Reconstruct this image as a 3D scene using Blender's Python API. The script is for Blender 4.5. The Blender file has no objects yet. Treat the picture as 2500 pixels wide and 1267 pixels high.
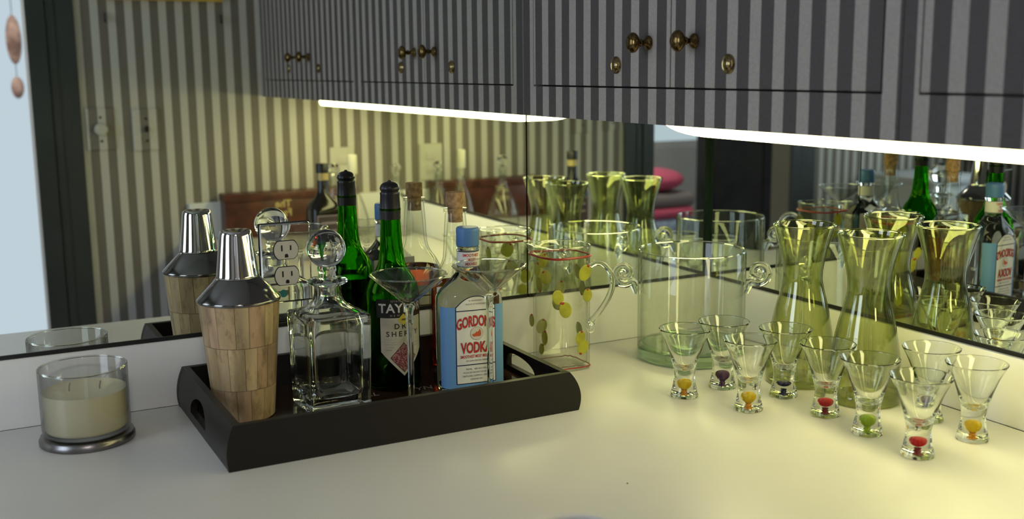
import bpy, bmesh, math, random
from mathutils import Vector, Matrix
random.seed(7)
S = bpy.context.scene
C = S.collection
PI = math.pi

# ------------------------------------------------------------------ camera
cam_d = bpy.data.cameras.new('camera'); cam = bpy.data.objects.new('camera', cam_d); C.objects.link(cam)
RIGHT = Vector((0.87820, -0.47823, -0.00720)); UP = Vector((0.08684, 0.14463, 0.98567)); FWD = Vector((0.47034, 0.86624, -0.16854))
mw = Matrix.Identity(4)
for i in range(3):
    mw[i][0] = RIGHT[i]; mw[i][1] = UP[i]; mw[i][2] = -FWD[i]
mw.translation = Vector((-1.2176, -1.5635, 0.4739))
cam.matrix_world = mw
FPX = 2651.2
cam_d.sensor_fit = 'HORIZONTAL'; cam_d.sensor_width = 36.0; cam_d.lens = FPX * 36.0 / 2500.0
cam_d.shift_x = -43.66 / 2500.0; cam_d.shift_y = -13.48 / 2500.0
cam_d.clip_start = 0.01; cam_d.clip_end = 50
cam_d.dof.use_dof = True; cam_d.dof.focus_distance = 1.58; cam_d.dof.aperture_fstop = 4.2
S.camera = cam
# ------------------------------------------------------------------ world, exposure
w = bpy.data.worlds.new('world'); S.world = w; w.use_nodes = True
w.node_tree.nodes['Background'].inputs[0].default_value = (0.55, 0.66, 0.80, 1)
w.node_tree.nodes['Background'].inputs[1].default_value = 0.4
S.view_settings.view_transform = 'Standard'; S.view_settings.look = 'None'
S.view_settings.exposure = 0.0; S.view_settings.gamma = 1.0; S.view_settings.use_curve_mapping = False
FIXTURE_COL = (0.98, 0.90, 0.41); FIXTURE_STR = 11.5
DAY_COL = (0.74, 0.85, 1.0); HALL_STR = 0.85; SIDE_STR = 5.2
S.cycles.max_bounces = 20; S.cycles.transmission_bounces = 20; S.cycles.glossy_bounces = 12
S.cycles.transparent_max_bounces = 48; S.cycles.diffuse_bounces = 5
S.cycles.sample_clamp_indirect = 6.0

# ------------------------------------------------------------------ materials
MATS = {}
def new_mat(name):
    m = bpy.data.materials.new(name); m.use_nodes = True
    nt = m.node_tree; nt.nodes.clear()
    out = nt.nodes.new('ShaderNodeOutputMaterial')
    MATS[name] = m
    return m, nt, out
def N(nt, t, **kw):
    n = nt.nodes.new(t)
    for k, v in kw.items(): setattr(n, k, v)
    return n
def L(nt, a, b): nt.links.new(a, b)
def rgba(c): return (c[0], c[1], c[2], 1.0)
def pbr(name, col, rough=0.5, metal=0.0, spec=0.5, bump=0.0, bscale=60.0, var=0.0, vscale=8.0, coat=0.0, trans=0.0, ior=1.45, stretch=None):
    m, nt, out = new_mat(name)
    b = N(nt, 'ShaderNodeBsdfPrincipled'); L(nt, b.outputs[0], out.inputs[0])
    b.inputs['Base Color'].default_value = rgba(col); b.inputs['Roughness'].default_value = rough
    b.inputs['Metallic'].default_value = metal; b.inputs['Specular IOR Level'].default_value = spec
    b.inputs['Coat Weight'].default_value = coat; b.inputs['Transmission Weight'].default_value = trans; b.inputs['IOR'].default_value = ior
    if var or bump:
        tc = N(nt, 'ShaderNodeTexCoord'); vec = tc.outputs['Object']
        if stretch:
            mp = N(nt, 'ShaderNodeMapping'); mp.inputs['Scale'].default_value = stretch; L(nt, vec, mp.inputs[0]); vec = mp.outputs[0]
    if var:
        nz = N(nt, 'ShaderNodeTexNoise'); nz.inputs['Scale'].default_value = vscale; nz.inputs['Detail'].default_value = 5; L(nt, vec, nz.inputs['Vector'])
        mx = N(nt, 'ShaderNodeMix', data_type='RGBA')
        mx.inputs[6].default_value = rgba([c * (1 - var) for c in col]); mx.inputs[7].default_value = rgba([min(1, c * (1 + var)) for c in col])
        mr = N(nt, 'ShaderNodeMapRange'); mr.inputs[1].default_value = 0.36; mr.inputs[2].default_value = 0.64; L(nt, nz.outputs['Fac'], mr.inputs[0])
        L(nt, mr.outputs[0], mx.inputs[0]); L(nt, mx.outputs[2], b.inputs['Base Color'])
    if bump:
        n2 = N(nt, 'ShaderNodeTexNoise'); n2.inputs['Scale'].default_value = bscale; n2.inputs['Detail'].default_value = 4; L(nt, vec, n2.inputs['Vector'])
        bp = N(nt, 'ShaderNodeBump'); bp.inputs['Strength'].default_value = bump; bp.inputs['Distance'].default_value = 0.002
        L(nt, n2.outputs['Fac'], bp.inputs['Height']); L(nt, bp.outputs[0], b.inputs['Normal'])
    return m
def emit(name, col, strength):
    m, nt, out = new_mat(name)
    e = N(nt, 'ShaderNodeEmission'); e.inputs[0].default_value = rgba(col); e.inputs[1].default_value = strength
    L(nt, e.outputs[0], out.inputs[0]); return m
def glass(name, col=(1, 1, 1), ior=1.5, rough=0.0):
    m, nt, out = new_mat(name)
    g = N(nt, 'ShaderNodeBsdfGlass'); g.inputs['Color'].default_value = rgba(col); g.inputs['IOR'].default_value = ior; g.inputs['Roughness'].default_value = rough
    L(nt, g.outputs[0], out.inputs[0]); return m
def thin_glass(name, face, edge, ior=1.5, rough=0.015, expo=3.0, gain=1.0):
    """thin-walled glass: straight transmission tinted by the longer path at grazing angles, Fresnel reflection"""
    m, nt, out = new_mat(name)
    lw = N(nt, 'ShaderNodeLayerWeight'); lw.inputs['Blend'].default_value = 0.5
    pw = N(nt, 'ShaderNodeMath', operation='POWER'); pw.inputs[1].default_value = expo; L(nt, lw.outputs['Facing'], pw.inputs[0])
    mx = N(nt, 'ShaderNodeMix', data_type='RGBA'); mx.inputs[6].default_value = rgba(face); mx.inputs[7].default_value = rgba(edge); L(nt, pw.outputs[0], mx.inputs[0])
    tr = N(nt, 'ShaderNodeBsdfTransparent'); L(nt, mx.outputs[2], tr.inputs[0])
    gl = N(nt, 'ShaderNodeBsdfGlossy'); gl.inputs['Roughness'].default_value = rough
    p5 = N(nt, 'ShaderNodeMath', operation='POWER'); p5.inputs[1].default_value = 5.0; L(nt, lw.outputs['Facing'], p5.inputs[0])
    fr = N(nt, 'ShaderNodeMath', operation='MULTIPLY_ADD'); fr.inputs[1].default_value = 0.90 * gain; fr.inputs[2].default_value = 0.045 * gain; L(nt, p5.outputs[0], fr.inputs[0])
    sh = N(nt, 'ShaderNodeMixShader'); L(nt, fr.outputs[0], sh.inputs[0]); L(nt, tr.outputs[0], sh.inputs[1]); L(nt, gl.outputs[0], sh.inputs[2])
    L(nt, sh.outputs[0], out.inputs[0]); return m
def stripes(name, axis, start, period, duty, light, dark, rough=0.55):
    """printed wallpaper stripes, measured in metres along one wall direction"""
    m, nt, out = new_mat(name)
    b = N(nt, 'ShaderNodeBsdfPrincipled'); L(nt, b.outputs[0], out.inputs[0]); b.inputs['Roughness'].default_value = rough
    b.inputs['Specular IOR Level'].default_value = 0.3
    g = N(nt, 'ShaderNodeNewGeometry'); sx = N(nt, 'ShaderNodeSeparateXYZ'); L(nt, g.outputs['Position'], sx.inputs[0])
    a = N(nt, 'ShaderNodeMath', operation='SUBTRACT'); L(nt, sx.outputs[axis], a.inputs[0]); a.inputs[1].default_value = start
    d = N(nt, 'ShaderNodeMath', operation='DIVIDE'); L(nt, a.outputs[0], d.inputs[0]); d.inputs[1].default_value = period
    f = N(nt, 'ShaderNodeMath', operation='FRACT'); L(nt, d.outputs[0], f.inputs[0])
    c = N(nt, 'ShaderNodeMath', operation='LESS_THAN'); L(nt, f.outputs[0], c.inputs[0]); c.inputs[1].default_value = duty
    mx = N(nt, 'ShaderNodeMix', data_type='RGBA'); mx.inputs[6].default_value = rgba(dark); mx.inputs[7].default_value = rgba(light); L(nt, c.outputs[0], mx.inputs[0])
    nz = N(nt, 'ShaderNodeTexNoise'); nz.inputs['Scale'].default_value = 300; L(nt, g.outputs['Position'], nz.inputs['Vector'])
    m2 = N(nt, 'ShaderNodeMix', data_type='RGBA', blend_type='MULTIPLY'); m2.inputs[0].default_value = 0.35
    L(nt, mx.outputs[2], m2.inputs[6]); L(nt, nz.outputs['Fac'], m2.inputs[7]); L(nt, m2.outputs[2], b.inputs['Base Color'])
    return m

WL, WD = (0.54, 0.485, 0.445), (0.125, 0.106, 0.105)
pbr('counter', (0.61, 0.60, 0.575), 0.30, spec=0.5, var=0.025, vscale=5)
pbr('splash', (0.84, 0.84, 0.82), 0.35, var=0.02)
pbr('white_paint', (0.75, 0.76, 0.78), 0.6, var=0.03)
pbr('ceiling_paint', (0.70, 0.70, 0.69), 0.8)
pbr('floor_tile', (0.30, 0.29, 0.35), 0.35, var=0.08)
stripes('cab_stripe', 1, -0.0231 - 0.0411 * 0.47, 0.0411, 0.47, WL, WD)  # wallpaper copy with its colour darkened to offset the strong side daylight
stripes('wall_stripe', 0, -0.875, 0.0441, 0.47, (0.78, 0.74, 0.66), (0.27, 0.235, 0.19))
stripes('wall_stripe_side', 1, 0.0, 0.0441, 0.47, WL, WD)
pbr('casing', (0.050, 0.056, 0.052), 0.4, var=0.1)
pbr('cab_dark', (0.02, 0.018, 0.018), 0.7)
pbr('cab_lower', (0.30, 0.28, 0.34), 0.5, var=0.05)
pbr('mirror', (0.83, 0.87, 0.82), 0.0, metal=1.0)
pbr('mirror_back', (0.015, 0.025, 0.018), 0.5)
pbr('channel', (0.012, 0.012, 0.012), 0.35)
pbr('glass_edge', (0.006, 0.016, 0.009), 0.6, spec=0.1)
pbr('brass', (0.30, 0.22, 0.10), 0.18, metal=1.0, var=0.15, vscale=90)
pbr('brass_dark', (0.15, 0.095, 0.035), 0.20, metal=1.0, var=0.3, vscale=120)
emit('diffuser', FIXTURE_COL, FIXTURE_STR)
pbr('fixture_white', (0.75, 0.74, 0.68), 0.5)
emit('added_lamp_glow', (1.0, 0.93, 0.86), 75.0)  # glow of the lamp added in the hall
emit('daylight', DAY_COL, HALL_STR)
emit('daylight_side', DAY_COL, SIDE_STR)
pbr('plate_mirror', (0.80, 0.82, 0.76), 0.03, metal=1.0)
pbr('plate_edge', (0.9, 0.9, 0.85), 0.1, metal=1.0)
pbr('outlet', (0.62, 0.58, 0.50), 0.35)
pbr('black', (0.01, 0.01, 0.01), 0.4)
pbr('steel_screw', (0.6, 0.58, 0.5), 0.25, metal=1.0)
pbr('sticker', (0.02, 0.16, 0.15), 0.5)
pbr('cream_plastic', (0.62, 0.60, 0.50), 0.4)
pbr('tray', (0.013, 0.011, 0.010), 0.42, spec=0.3, bump=0.05, bscale=200)
pbr('tray_floor', (0.030, 0.016, 0.010), 0.12, var=0.4, vscale=14)
pbr('tray_print', (0.20, 0.19, 0.19), 0.5)
pbr('steel', (0.58, 0.56, 0.53), 0.07, metal=1.0)
pbr('gunmetal', (0.22, 0.21, 0.20), 0.14, metal=1.0)
pbr('tile_joint', (0.10, 0.075, 0.045), 0.8)
for i, c in enumerate([(0.42, 0.30, 0.16), (0.48, 0.36, 0.19), (0.37, 0.26, 0.14), (0.44, 0.30, 0.18), (0.52, 0.39, 0.21)]):
    m_ = pbr('bone_%d' % i, c, 0.32, var=0.30, vscale=34 + 5 * i, stretch=(1, 1, 0.22), bump=0.15, bscale=120)
    nt_ = m_.node_tree; b_ = [n for n in nt_.nodes if n.type == 'BSDF_PRINCIPLED'][0]; src = b_.inputs['Base Color'].links[0].from_socket
    tc_ = N(nt_, 'ShaderNodeTexCoord'); mp_ = N(nt_, 'ShaderNodeMapping'); mp_.inputs['Scale'].default_value = (1, 1, 0.45); mp_.inputs['Location'].default_value = (i, 0, 0); L(nt_, tc_.outputs['Object'], mp_.inputs[0])
    ns_ = N(nt_, 'ShaderNodeTexNoise'); ns_.inputs['Scale'].default_value = 75; ns_.inputs['Detail'].default_value = 8; ns_.inputs['Roughness'].default_value = 0.7; L(nt_, mp_.outputs[0], ns_.inputs['Vector'])
    mr_ = N(nt_, 'ShaderNodeMapRange'); mr_.inputs[1].default_value = 0.52; mr_.inputs[2].default_value = 0.72; mr_.inputs[4].default_value = 0.75; L(nt_, ns_.outputs['Fac'], mr_.inputs[0])
    mx_ = N(nt_, 'ShaderNodeMix', data_type='RGBA'); mx_.inputs[7].default_value = (0.13, 0.075, 0.03, 1); L(nt_, mr_.outputs[0], mx_.inputs[0]); L(nt_, src, mx_.inputs[6]); L(nt_, mx_.outputs[2], b_.inputs['Base Color'])
glass('clear', (0.97, 0.98, 0.96), 1.5)
glass('crystal', (0.97, 0.98, 0.97), 1.52)
glass('vodka', (0.96, 0.97, 0.92), 1.33)
thin_glass('thin_clear', (0.975, 0.98, 0.965), (0.42, 0.47, 0.40), expo=5)
thin_glass('thin_martini', (0.97, 0.975, 0.955), (0.62, 0.64, 0.54), expo=3, gain=1.7)
thin_glass('thin_bucket', (0.975, 0.985, 0.96), (0.50, 0.58, 0.47), expo=4, gain=1.1)
thin_glass('thin_pitcher', (0.97, 0.975, 0.95), (0.45, 0.48, 0.38), expo=3, gain=1.3)
thin_glass('thin_green', (0.885, 0.90, 0.69), (0.44, 0.49, 0.22), expo=2.2, gain=1.9)
thin_glass('thin_vodka', (0.95, 0.95, 0.90), (0.62, 0.62, 0.50), expo=3)
thin_glass('thin_jar', (0.90, 0.90, 0.89), (0.40, 0.41, 0.42), expo=3)
glass('bucket_base', (0.80, 0.88, 0.79), 1.5)
glass('sherry_glass', (0.28, 0.66, 0.09), 1.35)
pbr('wine', (0.006, 0.004, 0.003), 0.25)
glass('whiskey', (0.85, 0.36, 0.06), 1.34)
pbr('black_wax', (0.012, 0.010, 0.014), 0.32, bump=0.1, bscale=150)
pbr('cork', (0.40, 0.24, 0.11), 0.8, var=0.3, vscale=150, bump=0.3, bscale=250)
pbr('blue_cap', (0.08, 0.20, 0.44), 0.38, bump=0.03)
pbr('blue_label', (0.14, 0.31, 0.56), 0.45)
pbr('white_label', (0.74, 0.73, 0.68), 0.5, var=0.03, vscale=40)
pbr('cream_label', (0.60, 0.57, 0.48), 0.5, var=0.06, vscale=40)
pbr('navy_ink', (0.012, 0.016, 0.06), 0.5)
pbr('red_ink', (0.50, 0.025, 0.020), 0.5)
pbr('brown_ink', (0.05, 0.03, 0.02), 0.5)
pbr('grey_ink', (0.30, 0.29, 0.26), 0.5)
pbr('pale_ink', (0.42, 0.39, 0.33), 0.5)
pbr('black_label', (0.008, 0.008, 0.009), 0.4)
pbr('silver_ink', (0.62, 0.61, 0.58), 0.4)
pbr('yellow_ink', (0.62, 0.52, 0.05), 0.5)
pbr('boar_red', (0.55, 0.10, 0.03), 0.5)
pbr('wax_candle', (0.80, 0.75, 0.52), 0.5, spec=0.3)
pbr('wick', (0.35, 0.32, 0.26), 0.9)
pbr('pewter', (0.22, 0.21, 0.21), 0.30, metal=1.0)
pbr('red_paint', (0.33, 0.028, 0.018), 0.35)
pbr('olive', (0.37, 0.37, 0.035), 0.3, var=0.15, vscale=60)
pbr('olive_dark', (0.30, 0.28, 0.03), 0.3, var=0.15, vscale=60)
# red patterned lozenge on the sherry label: flat print
def print_mat():
    m, nt, out = new_mat('lozenge')
    b = N(nt, 'ShaderNodeBsdfPrincipled'); b.inputs['Roughness'].default_value = 0.5; L(nt, b.outputs[0], out.inputs[0])
    tc = N(nt, 'ShaderNodeTexCoord'); v = N(nt, 'ShaderNodeTexNoise'); v.inputs['Scale'].default_value = 330; v.inputs['Detail'].default_value = 3; v.inputs['Distortion'].default_value = 2.0
    L(nt, tc.outputs['Object'], v.inputs['Vector'])
    r = N(nt, 'ShaderNodeValToRGB'); r.color_ramp.elements[0].position = 0.47; r.color_ramp.elements[0].color = (0.16, 0.015, 0.03, 1)
    r.color_ramp.elements[1].position = 0.60; r.color_ramp.elements[1].color = (0.62, 0.32, 0.33, 1)
    L(nt, v.outputs['Fac'], r.inputs[0]); L(nt, r.outputs[0], b.inputs['Base Color'])
print_mat()
for n_, c_ in (('bead_yellow', (0.95, 0.66, 0.01)), ('bead_purple', (0.11, 0.03, 0.12)), ('bead_navy', (0.01, 0.015, 0.10)),
               ('bead_red', (0.70, 0.015, 0.02)), ('bead_green', (0.42, 0.60, 0.02)), ('bead_amber', (0.80, 0.34, 0.01)), ('bead_dark_red', (0.25, 0.01, 0.015))):
    pbr(n_, c_, 0.06, spec=0.6, trans=0.25, ior=1.3)
pbr('mahogany', (0.095, 0.028, 0.018), 0.35, var=0.3, vscale=20)
pbr('gold_ink', (0.60, 0.47, 0.22), 0.35, metal=0.6)
pbr('dark_bottle', (0.010, 0.008, 0.008), 0.12)
pbr('label_plum', (0.05, 0.035, 0.045), 0.5)
pbr('lilac_ink', (0.25, 0.20, 0.25), 0.5)
pbr('frame_gold', (0.75, 0.50, 0.06), 0.35)
pbr('picture_mat', (0.6, 0.6, 0.58), 0.6)
pbr('picture_ink', (0.75, 0.45, 0.38), 0.6, var=0.5, vscale=18)
pbr('pink', (0.90, 0.16, 0.28), 0.7)
pbr('blue_cloth', (0.45, 0.55, 0.75), 0.8, var=0.3, vscale=30)
pbr('grey_cloth', (0.32, 0.28, 0.28), 0.8)
pbr('stand_in_dark', (0.025, 0.026, 0.026), 0.45, var=0.3, vscale=10)  # near-black of the stand-in for the dark figure
pbr('brown_wood', (0.16, 0.10, 0.07), 0.5, var=0.2, vscale=10)

# ------------------------------------------------------------------ mesh helpers
def mk(name, vf, mat, parent=None, smooth=True, angle=40, loc=None, link=True):
    me = bpy.data.meshes.new(name); me.from_pydata([tuple(v) for v in vf[0]], [], vf[1]); me.update()
    if smooth:
        me.shade_smooth(); me.set_sharp_from_angle(angle=math.radians(angle))
    me.materials.append(MATS[mat])
    o = bpy.data.objects.new(name, me)
    if link: C.objects.link(o)
    if parent: o.parent = parent
    if loc: o.location = loc
    return o
def thing(name, label, cat, loc=(0, 0, 0), rz=0.0, group=None):
    o = bpy.data.objects.new(name, None); C.objects.link(o); o.empty_display_size = 0.05
    o.location = loc; o.rotation_euler = (0, 0, rz); tag(o, label, cat, group); return o
def tag(o, label, cat, group=None):
    o['label'] = label; o['category'] = cat
    if group: o['group'] = group
    return o
def struct(o, label=None):
    o['kind'] = 'structure'
    if label: o['label'] = label
    return o
def join(*vfs):
    V, F = [], []
    for v, f in vfs:
        k = len(V); V += list(v); F += [tuple(i + k for i in q) for q in f]
    return V, F
def xf(vf, mat):
    return [mat @ Vector(v) for v in vf[0]], vf[1]
def shift(vf, d): return [Vector(v) + Vector(d) for v in vf[0]], vf[1]
def box(x0, x1, y0, y1, z0, z1, bev=0.0, seg=2):
    x0, x1 = min(x0, x1), max(x0, x1); y0, y1 = min(y0, y1), max(y0, y1); z0, z1 = min(z0, z1), max(z0, z1)
    if not bev:
        v = [(x0, y0, z0), (x1, y0, z0), (x1, y1, z0), (x0, y1, z0), (x0, y0, z1), (x1, y0, z1), (x1, y1, z1), (x0, y1, z1)]
        return v, [(0, 3, 2, 1), (4, 5, 6, 7), (0, 1, 5, 4), (1, 2, 6, 5), (2, 3, 7, 6), (3, 0, 4, 7)]
    bm = bmesh.new(); bmesh.ops.create_cube(bm, size=1)
    for v in bm.verts:
        v.co = Vector(((x0 + x1) / 2 + v.co.x * (x1 - x0), (y0 + y1) / 2 + v.co.y * (y1 - y0), (z0 + z1) / 2 + v.co.z * (z1 - z0)))
    bmesh.ops.bevel(bm, geom=bm.edges[:], offset=bev, segments=seg, affect='EDGES', profile=0.5)
    return from_bm(bm)
def from_bm(bm):
    bm.verts.ensure_lookup_table(); bm.verts.index_update()
    r = [v.co.copy() for v in bm.verts], [tuple(v.index for v in f.verts) for f in bm.faces]
    bm.free(); return r
def lathe(prof, n=48):
    V, F, rows = [], [], []
    for r, z in prof:
        if r < 1e-6:
            rows.append([len(V)]); V.append(Vector((0, 0, z)))
        else:
            rows.append(list(range(len(V), len(V) + n)))
            V += [Vector((r * math.cos(2 * PI * k / n), r * math.sin(2 * PI * k / n), z)) for k in range(n)]
    for a, b in zip(rows[:-1], rows[1:]):
        for k in range(n):
            k2 = (k + 1) % n
            if len(a) == 1 and len(b) == 1: continue
            if len(a) == 1: F.append((a[0], b[k2], b[k]))
            elif len(b) == 1: F.append((a[k], a[k2], b[0]))
            else: F.append((a[k], a[k2], b[k2], b[k]))
    return V, F
def smooth_prof(pts, sub=6):
    """Catmull-Rom through (r, z) points"""
    out = []
    for i in range(len(pts) - 1):
        p0 = pts[max(i - 1, 0)]; p1 = pts[i]; p2 = pts[i + 1]; p3 = pts[min(i + 2, len(pts) - 1)]
        for k in range(sub):
            t = k / sub
            out.append(tuple(max(0.0, 0.5 * ((2 * p1[j]) + (-p0[j] + p2[j]) * t + (2 * p0[j] - 5 * p1[j] + 4 * p2[j] - p3[j]) * t * t + (-p0[j] + 3 * p1[j] - 3 * p2[j] + p3[j]) * t ** 3)) if j == 0 else
                             0.5 * ((2 * p1[j]) + (-p0[j] + p2[j]) * t + (2 * p0[j] - 5 * p1[j] + 4 * p2[j] - p3[j]) * t * t + (-p0[j] + 3 * p1[j] - 3 * p2[j] + p3[j]) * t ** 3) for j in range(2)))
    out.append(pts[-1]); return out
def sup_ring(a, b, p, n):
    out = []
    for k in range(n):
        t = 2 * PI * k / n; c, s = math.cos(t), math.sin(t)
        out.append((a * math.copysign(abs(c) ** (2 / p), c), b * math.copysign(abs(s) ** (2 / p), s)))
    return out
def loft(rings, n=64, cap0=True, cap1=True):
    """rings of (z, half width, half depth, superellipse power)"""
    V, F = [], []
    for z, a, b, p in rings: V += [Vector((x, y, z)) for x, y in sup_ring(a, b, p, n)]
    for i in range(len(rings) - 1):
        for k in range(n):
            k2 = (k + 1) % n
            F.append((i * n + k, i * n + k2, (i + 1) * n + k2, (i + 1) * n + k))
    if cap0: F.append(tuple(reversed(range(n))))
    if cap1: F.append(tuple(range((len(rings) - 1) * n, len(rings) * n)))
    return V, F
def tube(pts, rad, n=10, closed=False):
    pts = [Vector(p) for p in pts]; m = len(pts)
    if not hasattr(rad, '__len__'): rad = [rad] * m
    V, F = [], []; up = None
    for i, p in enumerate(pts):
        a = pts[(i - 1) % m] if (closed or i) else p; b = pts[(i + 1) % m] if (closed or i < m - 1) else p
        t = (b - a).normalized()
        if up is None: up = t.orthogonal().normalized()
        up = (up - t * up.dot(t)); up = up.normalized() if up.length > 1e-6 else t.orthogonal().normalized()
        s = t.cross(up)
        V += [p + (up * math.cos(2 * PI * k / n) + s * math.sin(2 * PI * k / n)) * rad[i] for k in range(n)]
    for i in range(m if closed else m - 1):
        j = (i + 1) % m
        for k in range(n):
            k2 = (k + 1) % n; F.append((i * n + k, i * n + k2, j * n + k2, j * n + k))
    if not closed: F += [tuple(reversed(range(n))), tuple(range((m - 1) * n, m * n))]
    return V, F
def spline(pts, sub=6):
    pts = [Vector(p) for p in pts]; out = []
    for i in range(len(pts) - 1):
        p0 = pts[max(i - 1, 0)]; p1 = pts[i]; p2 = pts[i + 1]; p3 = pts[min(i + 2, len(pts) - 1)]
        for k in range(sub):
            t = k / sub
            out.append(0.5 * ((2 * p1) + (-p0 + p2) * t + (2 * p0 - 5 * p1 + 4 * p2 - p3) * t * t + (-p0 + 3 * p1 - 3 * p2 + p3) * t ** 3))
    out.append(pts[-1]); return out
def prism(poly, axis, d0, d1):
    """2D polygon (u, v) extruded along an axis: 'y' -> (u, d, v), 'x' -> (d, u, v), 'z' -> (u, v, d)"""
    def P(u, v, d): return {'y': (u, d, v), 'x': (d, u, v), 'z': (u, v, d)}[axis]
    n = len(poly)
    V = [P(u, v, d0) for u, v in poly] + [P(u, v, d1) for u, v in poly]
    F = [tuple(range(n)), tuple(reversed(range(n, 2 * n)))] + [(i, i + n, (i + 1) % n + n, (i + 1) % n) for i in range(n)]
    bm = bmesh.new(); vs = [bm.verts.new(v) for v in V]
    for f in F: bm.faces.new([vs[i] for i in f])
    bmesh.ops.recalc_face_normals(bm, faces=bm.faces[:])
    return from_bm(bm)
def ball(r, sc=(1, 1, 1), n=32, m=18, c=(0, 0, 0)):
    prof = [(r * math.sin(PI * k / m), -r * math.cos(PI * k / m)) for k in range(m + 1)]
    prof[0] = (0, -r); prof[-1] = (0, r)
    v, f = lathe(prof, n)
    return [Vector((q.x * sc[0] + c[0], q.y * sc[1] + c[1], q.z * sc[2] + c[2])) for q in v], f
def boolean_cut(vf, cut):
    a = mk('work_a', vf, 'black', smooth=False); b = mk('work_b', cut, 'black', smooth=False)
    md = a.modifiers.new('b', 'BOOLEAN'); md.operation = 'DIFFERENCE'; md.object = b; md.solver = 'EXACT'
    dg = bpy.context.evaluated_depsgraph_get(); me = bpy.data.meshes.new_from_object(a.evaluated_get(dg))
    r = [v.co.copy() for v in me.vertices], [tuple(p.vertices) for p in me.polygons]
    for o in (a, b): bpy.data.objects.remove(o)
    return r
def text2d(s, size, bold=0.0, spacing=1.0, shear=0.0, sx=1.0):
    """flat lettering, centred on its own width, baseline at 0"""
    cu = bpy.data.curves.new('t', 'FONT'); cu.body = s; cu.size = size; cu.offset = bold; cu.space_character = spacing; cu.shear = shear
    cu.align_x = 'CENTER'; cu.resolution_u = 3
    o = bpy.data.objects.new('t', cu); C.objects.link(o)
    dg = bpy.context.evaluated_depsgraph_get(); me = bpy.data.meshes.new_from_object(o.evaluated_get(dg))
    r = [(v.co.x * sx, v.co.y) for v in me.vertices], [tuple(p.vertices) for p in me.polygons]
    bpy.data.objects.remove(o); bpy.data.curves.remove(cu); bpy.data.meshes.remove(me); return r
def mapped(flat, fn): return [Vector(fn(x, y)) for x, y in flat[0]], flat[1]
def grid2d(poly_rows):
    """rows of equal length -> quads"""
    n = len(poly_rows[0]); V = [p for r in poly_rows for p in r]
    F = [(i * n + k, i * n + k + 1, (i + 1) * n + k + 1, (i + 1) * n + k) for i in range(len(poly_rows) - 1) for k in range(n - 1)]
    return V, F

# ================================================================== THE SETTING
FLOOR_Z, CEIL_Z = -0.91, 1.50
XL, YC = -2.60, -1.60                      # left wall, wall facing the long mirror
HY0, HX0, HX1 = -3.60, -3.20, 0.20         # hall behind the doorway
D0, D1, DH = -1.63, -0.99, 1.12            # doorway
struct(mk('floor', box(HX0 - .1, .25, HY0 - .1, .12, FLOOR_Z - .05, FLOOR_Z), 'floor_tile', smooth=False), 'grey-lilac floor of the bar nook and hall')
struct(mk('ceiling', box(HX0 - .1, .25, HY0 - .1, .12, CEIL_Z, CEIL_Z + .05), 'ceiling_paint', smooth=False), 'pale plain ceiling')
struct(mk('wall_back', box(XL - .1, .10, .0185, .10, FLOOR_Z, CEIL_Z), 'white_paint', smooth=False), 'wall carrying the long mirror')
struct(mk('wall_right', box(.0185, .10, YC, .0185, FLOOR_Z, CEIL_Z), 'white_paint', smooth=False), 'wall carrying the low mirror under the cabinets')
struct(mk('wall_left', join(box(XL - .1, XL, YC, -1.15, FLOOR_Z, CEIL_Z), box(XL - .1, XL, -.35, .0185, FLOOR_Z, CEIL_Z),
       box(XL - .1, XL, -1.15, -.35, FLOOR_Z, .15), box(XL - .1, XL, -1.15, -.35, 1.2, CEIL_Z)), 'wall_stripe_side', smooth=False), 'striped wall with a window')
struct(mk('wall_front', join(box(D1, .10, YC - .10, YC, FLOOR_Z, CEIL_Z), box(XL - .1, D0, YC - .10, YC, FLOOR_Z, CEIL_Z), box(D0, D1, YC - .10, YC, DH, CEIL_Z)), 'wall_stripe', smooth=False),
       'grey and cream striped wall with a doorway')
# door casing: stepped dark boards
def casing(x0, x1, inner_right, nm):
    w_ = x1 - x0
    a = x1 - .045 if inner_right else x0
    return struct(mk(nm, join(box(x0, x1, YC, YC + .010, FLOOR_Z, DH), box(a, a + .045, YC + .010, YC + .017, FLOOR_Z, DH), box(x0 + w_ * .42, x0 + w_ * .58, YC + .010, YC + .013, FLOOR_Z, DH)), 'casing', smooth=False), 'dark stepped door casing board')
casing(D1, D1 + .118, False, 'trim_1'); casing(D0 - .118, D0, True, 'trim_2')
struct(mk('trim_3', box(D0 - .118, D1 + .118, YC, YC + .014, DH, DH + .11), 'casing', smooth=False), 'dark head casing over the doorway')
# hall
struct(mk('wall_hall_right', box(HX1 - .0, HX1 + .05, HY0, YC - .10, FLOOR_Z, CEIL_Z), 'white_paint', smooth=False))
struct(mk('wall_hall_left', box(HX0 - .05, HX0, HY0, YC - .10, FLOOR_Z, CEIL_Z), 'white_paint', smooth=False))
W1 = (-1.45, -.60, -.88, 1.15); W2 = (-2.78, -2.20, .02, 1.15)
struct(mk('wall_hall_back', join(box(HX0, W2[0], HY0 - .1, HY0, FLOOR_Z, CEIL_Z), box(W2[1], W1[0], HY0 - .1, HY0, FLOOR_Z, CEIL_Z), box(W1[1], HX1, HY0 - .1, HY0, FLOOR_Z, CEIL_Z),
       box(W1[0], W1[1], HY0 - .1, HY0, FLOOR_Z, W1[2]), box(W1[0], W1[1], HY0 - .1, HY0, W1[3], CEIL_Z),
       box(W2[0], W2[1], HY0 - .1, HY0, FLOOR_Z, W2[2]), box(W2[0], W2[1], HY0 - .1, HY0, W2[3], CEIL_Z)), 'white_paint', smooth=False), 'white hall wall with two windows')
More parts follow.
